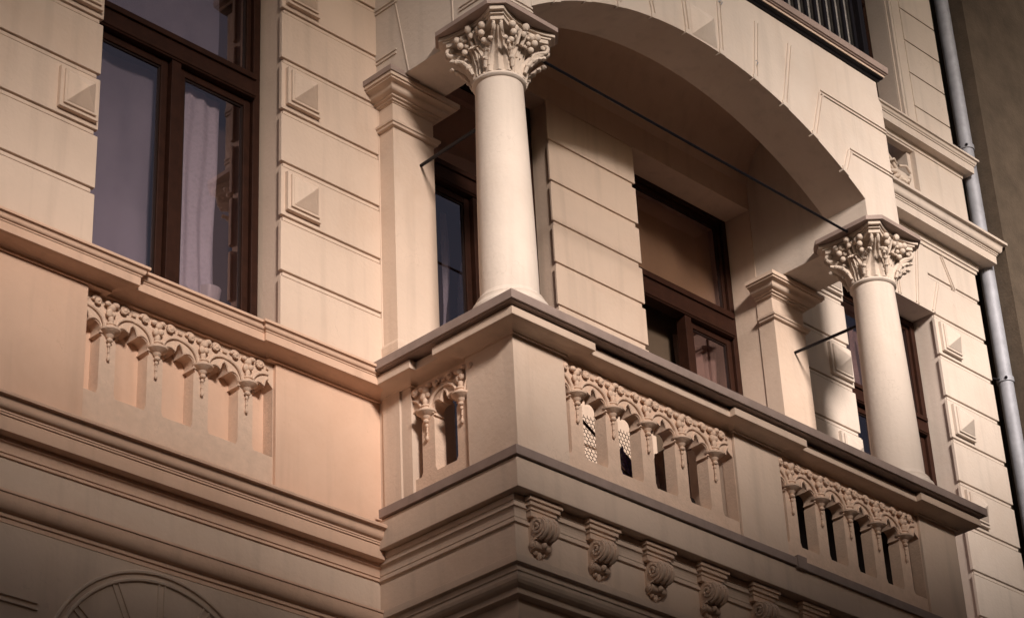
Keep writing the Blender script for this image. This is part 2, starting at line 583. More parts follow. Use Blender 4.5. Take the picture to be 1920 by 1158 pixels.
def baluster_mesh(pitch, seed):
    rnd.seed(seed)
    bm = bm_new()
    h = pitch / 2
    rt = half_open(pitch)
    lf = [(-u, z) for u, z in rt][::-1]
    poly = [(-h, 7.20), (h, 7.20)] + rt + [(h, 8.112), (-h, 8.112)] + lf
    yf, yb = -0.005, 0.085
    prism(bm, poly, yf, yb, 'y')
    for k in bm.faces: pass
    # sill slope in each opening
    for s in (-1, 1):
        a, b = (0.052, h) if s > 0 else (-h, -0.052)
        vs_ = [bm.verts.new(p) for p in ((a, yf, 7.499), (b, yf, 7.499), (b, yb, 7.499), (a, yb, 7.499), (a, yb, 7.56), (b, yb, 7.56))]
        bm.faces.new((vs_[0], vs_[1], vs_[5], vs_[4]))
        bm.faces.new((vs_[3], vs_[4], vs_[5], vs_[2]))
    # raised arch moulding round the lobes (a thin roll) and post shaft
    for s in (-1, 1):
        pts = [(s * u, yf - 0.004, z) for u, z in half_open(pitch)[5:]]
        pts = [(s * (abs(u) - 0.006) if i < 14 else u, y, z + 0.010) for i, (u, y, z) in enumerate(pts)]
        tube(bm, pts, 0.0075, 6)
        # splayed rib sweeping from the cup over the arch
        rb = [(s * (0.034 + (h - 0.034) * (1 - math.cos(q))), yf - 0.010 * math.cos(q) - 0.003, 7.915 + 0.108 * math.sin(q)) for q in [k_ / 9 * PI / 2 for k_ in range(10)]]
        tube(bm, rb, [0.012 - 0.0004 * k_ for k_ in range(10)], 7)
    # cup: half-round capital
    lathe(bm, [(0.012, 7.848), (0.022, 7.856), (0.028, 7.870), (0.050, 7.882), (0.062, 7.892), (0.063, 7.903), (0.044, 7.909), (0.031, 7.917), (0.030, 7.926), (0.037, 7.931), (0.036, 7.938), (0.026, 7.946)], 0, yf - 0.012, 18)
    # pendant beads
    y = yf - 0.012
    ball(bm, (0, y - 0.006, 7.838), 0.018, 1.1, 0.9, 0.8, 10)
    ball(bm, (0, y, 7.812), 0.011, 1, 0.9, 1.2, 10)
    tube(bm, [(0, y + 0.003, 7.81), (0, y + 0.003, 7.73)], 0.005, 6)
    ball(bm, (0, y + 0.002, 7.768), 0.008, 1, 1, 1, 8)
    ball(bm, (0, y, 7.728), 0.012, 0.95, 0.9, 1.5, 8)
    # leaf and flower knot on top of the post
    for (u, z, r_, sx, sz) in ((0, 7.968, 0.018, 1, 1.6), (-0.013, 8.005, 0.020, 1, 1.3), (0.016, 8.010, 0.019, 1.1, 1.1), (0.004, 8.045, 0.025, 1, 1),
                               (-0.026, 8.060, 0.018, 1.3, 0.9), (0.032, 8.070, 0.019, 1.3, 0.9)):
        ball(bm, (u, yf - 0.018 + rnd.uniform(-0.006, 0.006), z), r_ * rnd.uniform(0.88, 1.08), sx, 0.9, sz, 10, 0.07)
    # spandrel scrolls, a rose on one side and a volute on the other
    for s in (-1, 1):
        cx, cz = s * 0.092, 8.060
        pts = []
        for k in range(16):
            a = k / 15 * 2.6 * PI
            rr = 0.028 * (1 - k / 20)
            pts.append((cx + s * rr * math.cos(a), yf - 0.010 - 0.012 * k / 15, cz + rr * math.sin(a)))
        tube(bm, pts, [0.011 - 0.003 * k / 15 for k in range(16)], 6)
        ball(bm, (cx, yf - 0.018, cz), 0.015, 1, 1, 1, 8)
    # short bars in the frieze between units
    tube(bm, [(h - 0.014, yf - 0.006, 8.060), (h, yf - 0.006, 8.058)], 0.009, 6)
    tube(bm, [(-h + 0.014, yf - 0.006, 8.060), (-h, yf - 0.006, 8.058)], 0.009, 6)
    return bm

proto_cache = {}
def put_baluster(x, y, pitch, rz=0.0, seed=1):
    key = (round(pitch, 4), seed)
    if key not in proto_cache:
        o = part('baluster', baluster_mesh(pitch, seed), 'stucco', smooth=38)
        proto_cache[key] = o
    else:
        o = proto_cache[key].copy()
        col.objects.link(o)
    o.matrix_parent_inverse = Matrix.Translation((-2.3, 0, 0))
    o.location = (x, y, 0)
    o.rotation_euler = (0, 0, rz)
    return o

def clip_unit(x0, x1, pitch, x, y, rz=0.0, seed=1, flip=False):
    pass

# left blind balustrade: 4 posts, pitch .328, between -2.11 and -.745
for i in range(4):
    put_baluster(-1.930 + 0.3255 * i, 0.068, 0.3255, 0, 1 + i)
# front: 5 posts in each field
for i in range(5):
    put_baluster(0.6115 + 0.313 * i, -1.085, 0.313, 0, 5 + i)
for i in range(5):
    put_baluster(2.63 + 0.306 * i, -1.085, 0.306, 0, 10 + i)
# left side: two posts
for i in range(2):
    put_baluster(0.105, -0.36 - 0.30 * i, 0.30, -PI / 2, 1 + i)
# right side, mirrored
for i in range(2):
    put_baluster(4.46, -0.35 - 0.26 * i, 0.26, PI / 2, 1 + i)

# quarter arches that close the outer fields against the piers
def half_arch(w_, side):
    """from the pier (u=0) to the neighbouring unit (u=w), solid but for the arch half"""
    bm = bm_new()
    e = 0.004
    pts = [(0, 7.20), (w_, 7.20), (w_, 7.50), (e, 7.50), (e, 7.905), (max(e, w_ - 0.09), 7.93), (max(e, w_ - 0.05), 7.945), (w_ - 0.018, 7.965), (w_, 7.983), (w_, 8.112), (0, 8.112)]
    prism(bm, pts, -0.005, 0.085, 'y')
    if side < 0:
        for v in bm.verts: v.co.x = -v.co.x
    return bm
def put_half(x, y, w_, side, rz=0):
    o = part('baluster_end', half_arch(w_, side), 'stucco', bevel=0.004)
    o.matrix_parent_inverse = Matrix.Translation((-2.3, 0, 0))
    o.location = (x, y, 0); o.rotation_euler = (0, 0, rz)
put_half(-0.745, 0.068, abs(-0.745 - (-1.930 + 0.3255 * 3.5)) , -1)
put_half(2.075, -1.085, 2.075 - (0.6115 + 0.313 * 4.5), -1)
put_half(4.055, -1.085, 4.055 - (2.63 + 0.306 * 4.5), -1)

# ------------------------------------------------------------------ balcony slab
bm = bm_new()
SP = [(0.02, 0.10), (0.02, -1.150), (4.53, -1.150), (4.53, 0.10)]
sweep(bm, SP, [(-0.3, 7.112), (0.0, 7.112), (0.0, 7.296), (-0.3, 7.296)])
box(bm, 0.10, 4.45, -1.07, 0.30, 7.114, 7.294)
box(bm, 0.18, 4.40, -1.00, 0.30, 7.296, 7.345)
part('balcony_slab', bm, 'plaster', bevel=0.004)
bm = bm_new()
def tinrun(x0, x1, y, zt, side=False):
    box(bm, x0, x1, y, y + 0.20, zt - 0.058, zt)
sweep(bm, [(0.02, -0.02), (0.02, -1.150), (2.52, -1.150)], [(-0.12, 7.300), (0.008, 7.300), (0.020, 7.300), (0.022, 7.356), (-0.12, 7.362)])
part('slab_flashing', bm, 'tin', bevel=0.0015)
bm = bm_new()
sweep(bm, [(2.60, -1.150), (4.53, -1.150), (4.53, 0.0)], [(-0.12, 7.292), (0.008, 7.292), (0.020, 7.292), (0.022, 7.348), (-0.12, 7.354)])
part('slab_flashing', bm, 'tin', bevel=0.0015)
bm = bm_new()
sweep(bm, [(2.515, -1.150), (2.605, -1.150)], [(-0.12, 7.288), (0.030, 7.288), (0.034, 7.372), (-0.12, 7.376)])
part('flashing_joint', bm, 'tin', bevel=0.004)

# frieze under the slab with bed mould, brackets and architrave
FP = [(0.115, 0.30), (0.115, -1.02), (4.44, -1.02), (4.44, 0.30)]
bm = bm_new()
sweep(bm, FP, [(-0.3, 6.76), (0.0, 6.76), (0.0, 6.958), (0.016, 6.960), (0.016, 6.985), (0.020, 6.988)] + cove(0.020, 6.988, 0.040, 7.040, 5) +
      [(0.044, 7.042), (0.044, 7.070), (0.050, 7.072), (0.050, 7.108), (-0.3, 7.108)])
part('frieze', bm, 'plaster', bevel=0.002)
bm = bm_new()
sweep(bm, FP, [(-0.30, 6.42), (-0.10, 6.42), (-0.10, 6.56), (-0.05, 6.565), (-0.05, 6.60)] + cove(-0.05, 6.60, 0.004, 6.665, 5, False) +
      [(0.012, 6.668), (0.012, 6.700), (0.040, 6.705), (0.040, 6.752), (-0.3, 6.756)])
part('architrave', bm, 'plaster', bevel=0.002)
bm = bm_new()
box(bm, 0.40, 4.15, -0.86, 0.30, 3.2, 6.418)
part('lower_bay', bm, 'plaster')
for a, b in ((0.34, 0.56), (3.98, 4.20)):
    bm = bm_new()
    box(bm, a, b, -0.93, 0.30, 3.2, 6.416)
    part('lower_bay_pier', bm, 'plaster')
# consoles
def console():
    bm = bm_new()
    wd = 0.062
    y0 = -1.02
    # cap with mouldings
    sweep(bm, [(-wd - 0.03, y0 + 0.01), (-wd - 0.03, y0 - 0.055), (wd + 0.03, y0 - 0.055), (wd + 0.03, y0 + 0.01)],
          [(-0.05, 7.000), (0.004, 7.000), (0.008, 7.030), (0.016, 7.034), (0.016, 7.052), (0.030, 7.056), (0.030, 7.080), (0.042, 7.082), (0.042, 7.104), (-0.05, 7.104)])
    # scroll body: side profile (y,z)
    wb = 0.064
    body = [(y0 + 0.02, 7.002), (y0 - 0.062, 7.002)] + [(y0 - 0.072 + 0.058 * math.cos(R(a)), 6.932 + 0.058 * math.sin(R(a))) for a in range(95, 290, 15)] + \
           [(y0 - 0.034, 6.886), (y0 - 0.026, 6.868)] + [(y0 - 0.028 + 0.027 * math.cos(R(a)), 6.842 + 0.027 * math.sin(R(a))) for a in range(110, 275, 20)] + \
           [(y0 - 0.010, 6.810), (y0 + 0.02, 6.800)]
    prism(bm, body, -wb, wb, 'x')
    for s in (-1, 1):
        for (cy, cz, r_) in ((y0 - 0.072, 6.932, 0.044), (y0 - 0.028, 6.842, 0.018)):
            pts = []
            for k in range(18):
                a = k / 17 * 3.2 * PI + 1.2
                rr = r_ * (1 - k / 21)
                pts.append((s * (wb + 0.002 + 0.008 * k / 17), cy + rr * math.cos(a), cz + rr * math.sin(a)))
            tube(bm, pts, 0.009, 6)
    for k in (-1.6, 0, 1.6):
        pts = [(k * 0.026, y0 - 0.072 + 0.059 * math.cos(R(a)), 6.932 + 0.059 * math.sin(R(a))) for a in range(120, 275, 15)]
        tube(bm, pts, 0.013, 8)
    box(bm, -wb * 1.05, wb * 1.05, y0 - 0.062, y0 - 0.02, 6.866, 6.878)
    ball(bm, (0, y0 - 0.058, 6.840), 0.020, 1, 1, 1, 12)
    ball(bm, (0, y0 - 0.016, 6.792), 0.016, 1.1, 1, 1.6, 10, 0.1)
    ball(bm, (-0.028, y0 - 0.014, 6.808), 0.015, 1, 1, 1.2, 10, 0.1)
    ball(bm, (0.028, y0 - 0.014, 6.808), 0.015, 1, 1, 1.2, 10, 0.1)
    return bm
c0 = part('console', console(), 'stucco', smooth=40)
c0.matrix_parent_inverse = Matrix.Translation((-2.3, 0, 0))
c0.location = (0.283, 0, 0)
for i in range(1, 9):
    c = c0.copy(); col.objects.link(c); c.location = (0.283 + 0.490 * i, 0, 0)

# ------------------------------------------------------------------ left main cornice under the parapet
bm = bm_new()
sweep(bm, [(-6.2, 0.10), (0.113, 0.10)],
      [(-0.05, 6.962), (0.008, 6.962), (0.008, 6.978), (0.016, 6.981), (0.016, 6.996)] + cove(0.018, 6.998, 0.036, 7.030, 5) + [(0.040, 7.032), (0.042, 7.056)] +
      [(0.096, 7.060), (0.098, 7.070), (0.098, 7.140), (0.106, 7.142), (0.106, 7.152), (0.111, 7.154), (0.111, 7.165)] +
      cyma(0.114, 7.167, 0.164, 7.226, 6) + [(0.170, 7.226), (0.172, 7.240), (0.164, 7.250), (-0.05, 7.262)])
part('cornice', bm, 'warm_light', smooth=30)
bm = bm_new()
sweep(bm, [(-6.2, 0.10), (0.116, 0.10)],
      [(-0.05, 6.60), (0.0, 6.60), (0.0, 6.625), (0.010, 6.628), (0.010, 6.650), (0.016, 6.652)] + cove(0.016, 6.652, 0.060, 6.722, 6, False) +
      [(0.060, 6.735), (0.068, 6.738), (0.068, 6.752), (-0.05, 6.757)])
part('string_course', bm, 'warm_light', smooth=30)
# arched window head below, on the left
bm = bm_new()
def arc_pts(cx, cz, r_, a0, a1, n):
    return [(cx + r_ * math.cos(R(a0 + (a1 - a0) * i / n)), cz + r_ * math.sin(R(a0 + (a1 - a0) * i / n))) for i in range(n + 1)]
for r_ in (0.70, 0.745):
    tube(bm, [(x, 0.098, z) for x, z in arc_pts(-1.48, 5.83, r_, 0, 180, 40)], 0.011, 6)
for a in (38, 64, 90, 116, 142):
    p = (-1.48 + 0.42 * math.cos(R(a)), 5.83 + 0.42 * math.sin(R(a)))
    q = (-1.48 + 0.69 * math.cos(R(a)), 5.83 + 0.69 * math.sin(R(a)))
    bead(bm, p, q, 0.104, 0.01, 0.04, 0.010)
for z in (6.20, 5.82, 5.44):
    bead(bm, (-6.1, z), (-2.26, z), 0.104, 0.012, 0.035, 0.012)
    bead(bm, (-0.62, z), (0.08, z), 0.104, 0.012, 0.035, 0.012)
part('arch_moulding', bm, 'plaster')
bm = bm_new()
prism(bm, arc_pts(-1.48, 5.83, 0.40, 0, 180, 24) + [(-1.88, 3.9), (-1.08, 3.9)], 0.095, 0.12, 'y')
part('lower_window', bm, 'darkwood')

# ------------------------------------------------------------------ pilasters with caps
def pilaster(x0, x1, tin_on=True):
    bm = bm_new()
    box(bm, x0, x1, -0.132, 0.02, 7.36, 10.30)
    sweep(bm, [(x0, 0.0), (x0, -0.132), (x1, -0.132), (x1, 0.0)],
          [(-0.03, 8.42), (0.018, 8.42), (0.020, 8.47), (0.014, 8.485), (0.004, 8.50), (-0.03, 8.502)])
    # plinth
    sweep(bm, [(x0, 0.0), (x0, -0.132), (x1, -0.132), (x1, 0.0)],
          [(-0.03, 7.36), (0.020, 7.36), (0.020, 8.40), (0.018, 8.42), (-0.03, 8.422)])
    # necking
    sweep(bm, [(x0, 0.0), (x0, -0.132), (x1, -0.132), (x1, 0.0)],
          [(-0.03, 10.072), (0.010, 10.072), (0.022, 10.076), (0.024, 10.092), (0.034, 10.096), (0.036, 10.114), (0.004, 10.128), (-0.03, 10.13)])
    o = part('pilaster', bm, 'plaster', bevel=0.0025)
    bm = bm_new()
    sweep(bm, [(x0, 0.01), (x0, -0.132), (x1, -0.132), (x1, 0.01)],
          [(-0.03, 10.262), (0.006, 10.262), (0.010, 10.270), (0.022, 10.272), (0.024, 10.286), (0.040, 10.288), (0.042, 10.300)] +
          cyma(0.046, 10.302, 0.112, 10.352, 6) + [(0.118, 10.353), (0.118, 10.366), (0.130, 10.368), (0.131, 10.398), (-0.03, 10.404)])
    c_ = finish('pilaster_capital', bm, 'plaster', None, 35)
    c_.parent = o
    return o
pl = pilaster(0.085, 0.448)
pr = pilaster(3.990, 4.366)
bm = bm_new()
sweep(bm, [(0.085, 0.0), (0.085, -0.132), (0.20, -0.132)], [(0.02, 10.4045), (0.128, 10.4045), (0.136, 10.392), (0.140, 10.392), (0.140, 10.432), (0.02, 10.440)])
tin_c = finish('cap_flashing', bm, 'tin', None)
tin_c.parent = pl

# ------------------------------------------------------------------ projecting arched bay
CX = 2.228
XL, XR = 0.07, 4.385
JL, JR = 0.45, 4.005
YF, YI = -1.08, -0.70
ZS = 10.412
def arch_curve(n=48):
    half = (JR - JL) / 2
    zc0, rise = 10.695, 0.575
    Rr = (half * half + rise * rise) / (2 * rise)
    a = math.asin(half / Rr)
    cz = zc0 + rise - Rr
    return [(CX + Rr * math.sin(-a + 2 * a * i / n), cz + Rr * math.cos(-a + 2 * a * i / n)) for i in range(n + 1)], Rr, cz
AC, AR, ACZ = arch_curve()
bm = bm_new()
ZT = 11.93
def strip_face(bm, y):
    ring = []
    for (x, z) in AC:
        ring.append((bm.verts.new((x, y, z)), bm.verts.new((x, y, ZT))))
    return ring
A = strip_face(bm, YF)
B = strip_face(bm, YI)
for (p, q) in zip(A, A[1:]):
    bm.faces.new((p[0], q[0], q[1], p[1]))
for (p, q) in zip(B, B[1:]):
    bm.faces.new((p[0], p[1], q[1], q[0]))
for (p, q), (r1, r2) in zip(zip(A, A[1:]), zip(B, B[1:])):
    bm.faces.new((p[0], r1[0], r2[0], q[0]))
    bm.faces.new((p[1], q[1], r2[1], r1[1]))
bm.faces.new((A[0][0], A[0][1], B[0][1], B[0][0]))
bm.faces.new((A[-1][0], B[-1][0], B[-1][1], A[-1][1]))
part('loggia_arch', bm, 'pale', smooth=25)
bm = bm_new()
box(bm, XL, JL, YF, 0.02, ZS, ZT)
part('side_beam', bm, 'pale', bevel=0.004)
bm = bm_new()
box(bm, JR, XR, YF, 0.02, ZS, ZT)
part('side_beam', bm, 'pale', bevel=0.004)
# jogged corner shoulder on the right
bm = bm_new()
prism(bm, [(XR - 0.002, ZS), (XR + 0.035, ZS), (XR + 0.035, 11.74), (XR - 0.002, 11.78)], YF + 0.002, 0.02, 'y')
part('corner_shoulder', bm, 'pale', bevel=0.003)
# joints on the bay
def jbead(*a, **k):
    bm = bm_new()
    bead(bm, *a, **k)
    part('arch_joint', bm, 'pale')
jbead((3.600, 11.475), (XR + 0.03, 11.475), YF, 0.010, 0.032, 0.011)
jbead((3.890, 11.077), (XR + 0.03, 11.077), YF, 0.010, 0.032, 0.011)
jbead((2 * CX - 3.615, 11.475), (XL, 11.475), YF, 0.010, 0.032, 0.011)
jbead((2 * CX - 3.890, 11.077), (XL, 11.077), YF, 0.010, 0.032, 0.011)
jbead((XL, 10.65), (JL, 10.65), YF, 0.010, 0.032, 0.011)
def arch_z(x):
    return ACZ + math.sqrt(AR * AR - (x - CX) ** 2)
top = {0: 11.74, 1: 11.76, 2: 11.76, 3: 11.755, 4: 11.46, 5: 11.06}
JOINTS = [(2.061, 11.755), (2.431, 11.74), (2.804, 11.766), (3.127, 11.752), (3.455, 11.458), (3.787, 11.060),
          (1.700, 11.755), (1.345, 11.76), (1.012, 11.458), (0.700, 11.060)]
for xb, zt_ in JOINTS:
    za = arch_z(xb)
    jbead((xb, za + 0.004), (xb + (xb - CX) * 0.27 * (zt_ - za), zt_), YF, 0.011, 0.036, 0.012)
for z in (10.634, 11.046, 11.45):
    jbead((YF, z), (-0.80, z), 0, 0.010, 0.03, 0.009, 'x', XL)
    if z > 10.7:
        jbead((-0.22, z), (0.0, z), 0, 0.010, 0.03, 0.009, 'x', XL)
jbead((-0.20, 10.634), (0.0, 10.634), 0, 0.010, 0.03, 0.009, 'x', XL)
for p, q in (((-0.311, 10.415), (-0.13, 11.4)), ((-0.735, 10.415), (-0.735, 11.4))):
    bm = bm_new()
    prism(bm, [(p[0] - 0.004, p[1]), (p[0] + 0.004, p[1]), (q[0] + 0.004, q[1]), (q[0] - 0.004, q[1])], XL - 0.005, XL + 0.003, 'x')
    part('arch_joint', bm, 'pale')
# key blocks that hang a little below the arch at every joint
bm = bm_new()
for xb, zt_ in JOINTS:
    z = arch_z(xb)
    g_ = (xb - CX) / AR
    bm = bm_new()
    prism(bm, [(xb - 0.030, z + 0.030 * g_ - 0.014), (xb + 0.030, z - 0.030 * g_ - 0.014), (xb + 0.030, z - 0.030 * g_ + 0.03), (xb - 0.030, z + 0.030 * g_ + 0.03)], YF - 0.013, YF + 0.035, 'y')
    part('arch_tooth', bm, 'pale', bevel=0.003)
bm = bm_new()
q_ = [(2.115, 11.288), (2.385, 11.288), (2.385, 11.56), (2.115, 11.56)]
vq = [bm.verts.new((x, YF - 0.002, z)) for x, z in q_]
vt = bm.verts.new((2.25, YF - 0.075, 11.424))
for i in range(4): bm.faces.new((vq[i], vq[(i + 1) % 4], vt))
bm.faces.new(vq[::-1])
part('keystone_boss', bm, 'pale')
# loggia ceiling: shallow vault between beam soffits
bm = bm_new()
n = 24
prev = None
for i in range(n + 1):
    t = i / n
    y = YI + 0.002 + (0.0 - YI) * t
    z = 11.32 + 0.42 * math.sin(PI * min(1, t)) ** 0.7
    a = [bm.verts.new((JL, y, z)), bm.verts.new((JR, y, z)), bm.verts.new((JR, y, z + 0.05)), bm.verts.new((JL, y, z + 0.05))]
    if prev:
        bm.faces.new((prev[0], prev[1], a[1], a[0]))
        bm.faces.new((prev[3], a[3], a[2], prev[2]))
    prev = a
part('loggia_vault', bm, 'plaster', smooth=60)

# upper balcony on top of the bay
bm = bm_new()
UP = [(XL, 0.0), (XL, YF), (XR, YF), (XR, 0.0)]
sweep(bm, UP, [(-0.3, 11.934), (0.02, 11.934), (0.022, 11.950), (0.040, 11.954), (0.042, 11.966), (-0.3, 11.968)])
part('upper_slab_shadow_band', bm, 'iron', bevel=0.002)  # coloured black to paint the shadow band below the fillet
bm = bm_new()
sweep(bm, UP, [(-0.3, 11.969), (0.050, 11.969), (0.052, 11.984), (0.040, 11.986), (-0.3, 11.990)])
part('upper_slab_fillet', bm, 'plaster')
bm = bm_new()
sweep(bm, UP, [(-1.2, 11.992), (0.062, 11.992), (0.064, 12.001), (0.076, 12.003), (0.078, 12.062), (-1.2, 12.072)])
part('upper_slab_flashing', bm, 'tin', bevel=0.002)
bm = bm_new()
def irail(bm, z0, z1, w_, o):
    pth = offs(UP, o)
    for (a, b) in zip(pth, pth[1:]):
        x0, x1 = min(a[0], b[0]) - w_, max(a[0], b[0]) + w_
        y0, y1 = min(a[1], b[1]) - w_, max(a[1], b[1]) + w_
        box(bm, x0, x1, y0, y1, z0, z1)
irail(bm, 12.080, 12.112, 0.012, -0.03)
part('iron_bottom_rail', bm, 'iron')
bm = bm_new()
irail(bm, 13.02, 13.06, 0.022, -0.03)
part('iron_top_rail', bm, 'iron')
def bar():
    bm = bm_new()
    box(bm, -0.017, 0.017, -0.010, 0.010, 12.112, 13.02)
    return bm
b0 = part('iron_bar', bar(), 'iron')
b0.matrix_parent_inverse = Matrix.Translation((-2.3, 0, 0))
b0.location = (XR - 0.035, YF + 0.03, 0)
for i in range(1, 32):
    b = b0.copy(); col.objects.link(b); b.location = (XR - 0.035 - 0.125 * i, YF + 0.03, 0)
for i in range(1, 8):
    b = b0.copy(); col.objects.link(b); b.location = (XR - 0.035, YF + 0.03 + 0.125 * i, 0)
bm = bm_new()
box(bm, XR - 0.075, XR - 0.015, YF + 0.012, YF + 0.072, 12.06, 13.10)
part('iron_post', bm, 'iron', bevel=0.003)
bm = bm_new()
for i in range(30):
    x = 4.22 - 0.125 * i
    box(bm, x - 0.048, x + 0.048, YF + 0.075, YF + 0.09, 12.12, 12.98)
part('privacy_slats', bm, 'greyflat', bevel=0.002)

# ------------------------------------------------------------------ columns
def column(cx, cy, seed):
    rnd.seed(seed)
    bm = bm_new()
    prof = [(0.182, 8.50)]
    for k in range(13):
        t = k / 12
        prof.append((0.181 - 0.027 * t ** 1.5, 8.50 + t * 1.56))
    lathe(bm, prof, cx, cy, 56)
    sh = part('column', bm, 'pale', smooth=40)
    def sub(name, bm, m='palestucco', smooth=40, bevel=0.0):
        o = finish(name, bm, m, None, smooth, bevel)
        o.parent = sh
        return o
    bm = bm_new()
    lathe(bm, [(0.235, 8.288), (0.232, 8.37), (0.236, 8.39), (0.240, 8.41), (0.236, 8.43), (0.222, 8.442), (0.212, 8.446), (0.208, 8.462), (0.212, 8.474), (0.204, 8.486), (0.190, 8.490), (0.183, 8.515)], cx, cy, 56)
    sub('column_base', bm, 'pale')
    bm = bm_new()
    lathe(bm, [(0.154, 10.052), (0.166, 10.056), (0.174, 10.068), (0.172, 10.082), (0.160, 10.090), (0.154, 10.094)], cx, cy, 48)
    sub('astragal', bm, 'pale')
    # bell
    bm = bm_new()
    lathe(bm, [(0.152, 10.088), (0.150, 10.13), (0.152, 10.19), (0.160, 10.26), (0.178, 10.32), (0.208, 10.352), (0.214, 10.362)], cx, cy, 40)
    sub('bell', bm)
    def sheet(bm, cen, d, t, prof, wid, nf, scal, amp=0.010, th=0.010, nu=16):
        """ribbed leaf: prof = (radius, z) along the leaf, wid = half width"""
        nv = len(prof)
        rows = []
        for side in (0, 1):
            g = []
            for v in range(nv):
                r_, z = prof[v]
                w_ = wid[v] * (1 + scal * math.sin(v * 2.4))
                row = []
                for u in range(nu + 1):
                    q = -1 + 2 * u / nu
                    f = amp * math.cos(nf * PI * q) - 0.35 * w_ * q * q - side * th
                    p = Vector((cen[0], cen[1], z)) + d * (r_ + f) + t * (q * w_)
                    row.append(bm.verts.new(p))
                g.append(row)
            rows.append(g)
            for v in range(nv - 1):
                for u in range(nu):
                    bm.faces.new((g[v][u], g[v][u+1], g[v+1][u+1], g[v+1][u]))
        f_, b_ = rows
        for v in range(nv - 1):
            for u in (0, nu):
                bm.faces.new((f_[v][u], f_[v+1][u], b_[v+1][u], b_[v][u]))
        for u in range(nu):
            for v in (0, nv - 1):
                bm.faces.new((f_[v][u], f_[v][u+1], b_[v][u+1], b_[v][u]))
    # leaves and corner volutes
    for k in range(4):
        a = R(45 + 90 * k)
        d = Vector((math.cos(a), math.sin(a), 0))
        t = Vector((-d.y, d.x, 0))
        bm = bm_new()
        prof = [(0.168, 10.088), (0.172, 10.12), (0.180, 10.155), (0.192, 10.19), (0.208, 10.22), (0.230, 10.248), (0.256, 10.268), (0.284, 10.282), (0.310, 10.296), (0.328, 10.316)]
        wid = [0.098, 0.092, 0.084, 0.074, 0.064, 0.054, 0.046, 0.040, 0.034, 0.026]
        sheet(bm, (cx, cy), d, t, prof, wid, 3, 0.07)
        for s in (-1, 1):
            # stalk sweeping up and out into the volute
            pts, rad = [], []
            for (r_, z, q) in ((0.160, 10.13, 0.060), (0.176, 10.20, 0.052), (0.200, 10.25, 0.044), (0.232, 10.283, 0.036), (0.262, 10.296, 0.030), (0.290, 10.302, 0.026)):
                pts.append(Vector((cx, cy, z)) + d * r_ + t * (s * q)); rad.append(0.013)
            for j in range(13):
                ang = 0.0 + j / 12 * 5.0
                rr = 0.036 * (1 - j / 16)
                pts.append(Vector((cx, cy, 10.338)) + d * (0.296 + rr * math.sin(ang)) + t * (s * 0.024) + Vector((0, 0, -rr * math.cos(ang))))
                rad.append(0.014 - 0.0004 * j)
            tube(bm, pts, rad, 8)
            ball(bm, Vector((cx, cy, 10.338)) + d * 0.296 + t * s * 0.020, 0.014, 1, 1, 1, 8)
            # a second, lower lip of the leaf
            pts = [Vector((cx, cy, z)) + d * r_ + t * (s * q) for (r_, z, q) in ((0.165, 10.11, 0.085), (0.188, 10.17, 0.083), (0.222, 10.215, 0.075), (0.262, 10.238, 0.060), (0.292, 10.250, 0.046))]
            tube(bm, pts, [0.012, 0.014, 0.014, 0.013, 0.008], 7)
            for j in range(4):
                ball(bm, pts[j + 1] + Vector((0, 0, -0.006)), 0.016, 1.2, 1.2, 0.9, 8, 0.2)
        sub('corner_leaf', bm)
        # face leaf between the corners
        a = R(90 * k)
        d = Vector((math.cos(a), math.sin(a), 0))
        t = Vector((-d.y, d.x, 0))
        bm = bm_new()
        sheet(bm, (cx, cy), d, t, [(0.166, 10.088), (0.168, 10.13), (0.174, 10.17), (0.184, 10.21), (0.200, 10.245), (0.222, 10.268), (0.240, 10.266), (0.246, 10.25)],
              [0.055, 0.062, 0.064, 0.062, 0.056, 0.048, 0.038, 0.026], 4, 0.09, 0.007)
        for s in (-1, 1):
            pts = [Vector((cx, cy, 10.20)) + d * 0.178 + t * s * 0.012, Vector((cx, cy, 10.30)) + d * 0.196 + t * s * 0.020, Vector((cx, cy, 10.38)) + d * 0.236 + t * s * 0.024]
            tube(bm, pts, [0.008, 0.012, 0.014], 6)
        # bud at the abacus centre
        ball(bm, Vector((cx, cy, 10.395)) + d * 0.262, 0.024, 1, 1, 1.2, 10, 0.1)
        ball(bm, Vector((cx, cy, 10.355)) + d * 0.240, 0.018, 1, 1, 1.3, 10, 0.1)
        sub('face_leaf', bm)
        # fruit
        for s in (-1, 1):
            bm = bm_new()
            for (q, z, r_, rr) in ((0.072, 10.365, 0.030, 0.246), (0.112, 10.372, 0.028, 0.262), (0.095, 10.325, 0.026, 0.252), (0.062, 10.318, 0.019, 0.228), (0.088, 10.285, 0.024, 0.222), (0.050, 10.35, 0.014, 0.240)):
                p = Vector((cx, cy, z)) + d * (rr - 0.012) + t * (s * q)
                ball(bm, p, r_ * 0.86, 1, 1, 1.05, 14)
            sub('fruit_cluster', bm)
    # abacus with hollow sides and clipped corners
    def ab(hw, dip, clip):
        pts = []
        for k in range(4):
            a = R(90 * k - 90)
            d = Vector((math.cos(a), math.sin(a)))
            t = Vector((-d.y, d.x))
            for j in range(9):
                u = -1 + 2 * j / 8
                e = hw - dip * (1 - u * u)
                p = d * e + t * (u * (hw - clip))
                pts.append((cx + p.x, cy + p.y))
        return pts
    bm = bm_new()
    prism(bm, ab(0.262, 0.050, 0.060), 10.362, 10.392, 'z')
    prism(bm, ab(0.276, 0.050, 0.060), 10.3925, 10.408, 'z')
    prism(bm, ab(0.296, 0.050, 0.062), 10.4085, 10.436, 'z')
    sub('abacus', bm, 'palestucco', None, 0.003)
    bm = bm_new()
    h_, c_ = 0.322, 0.085
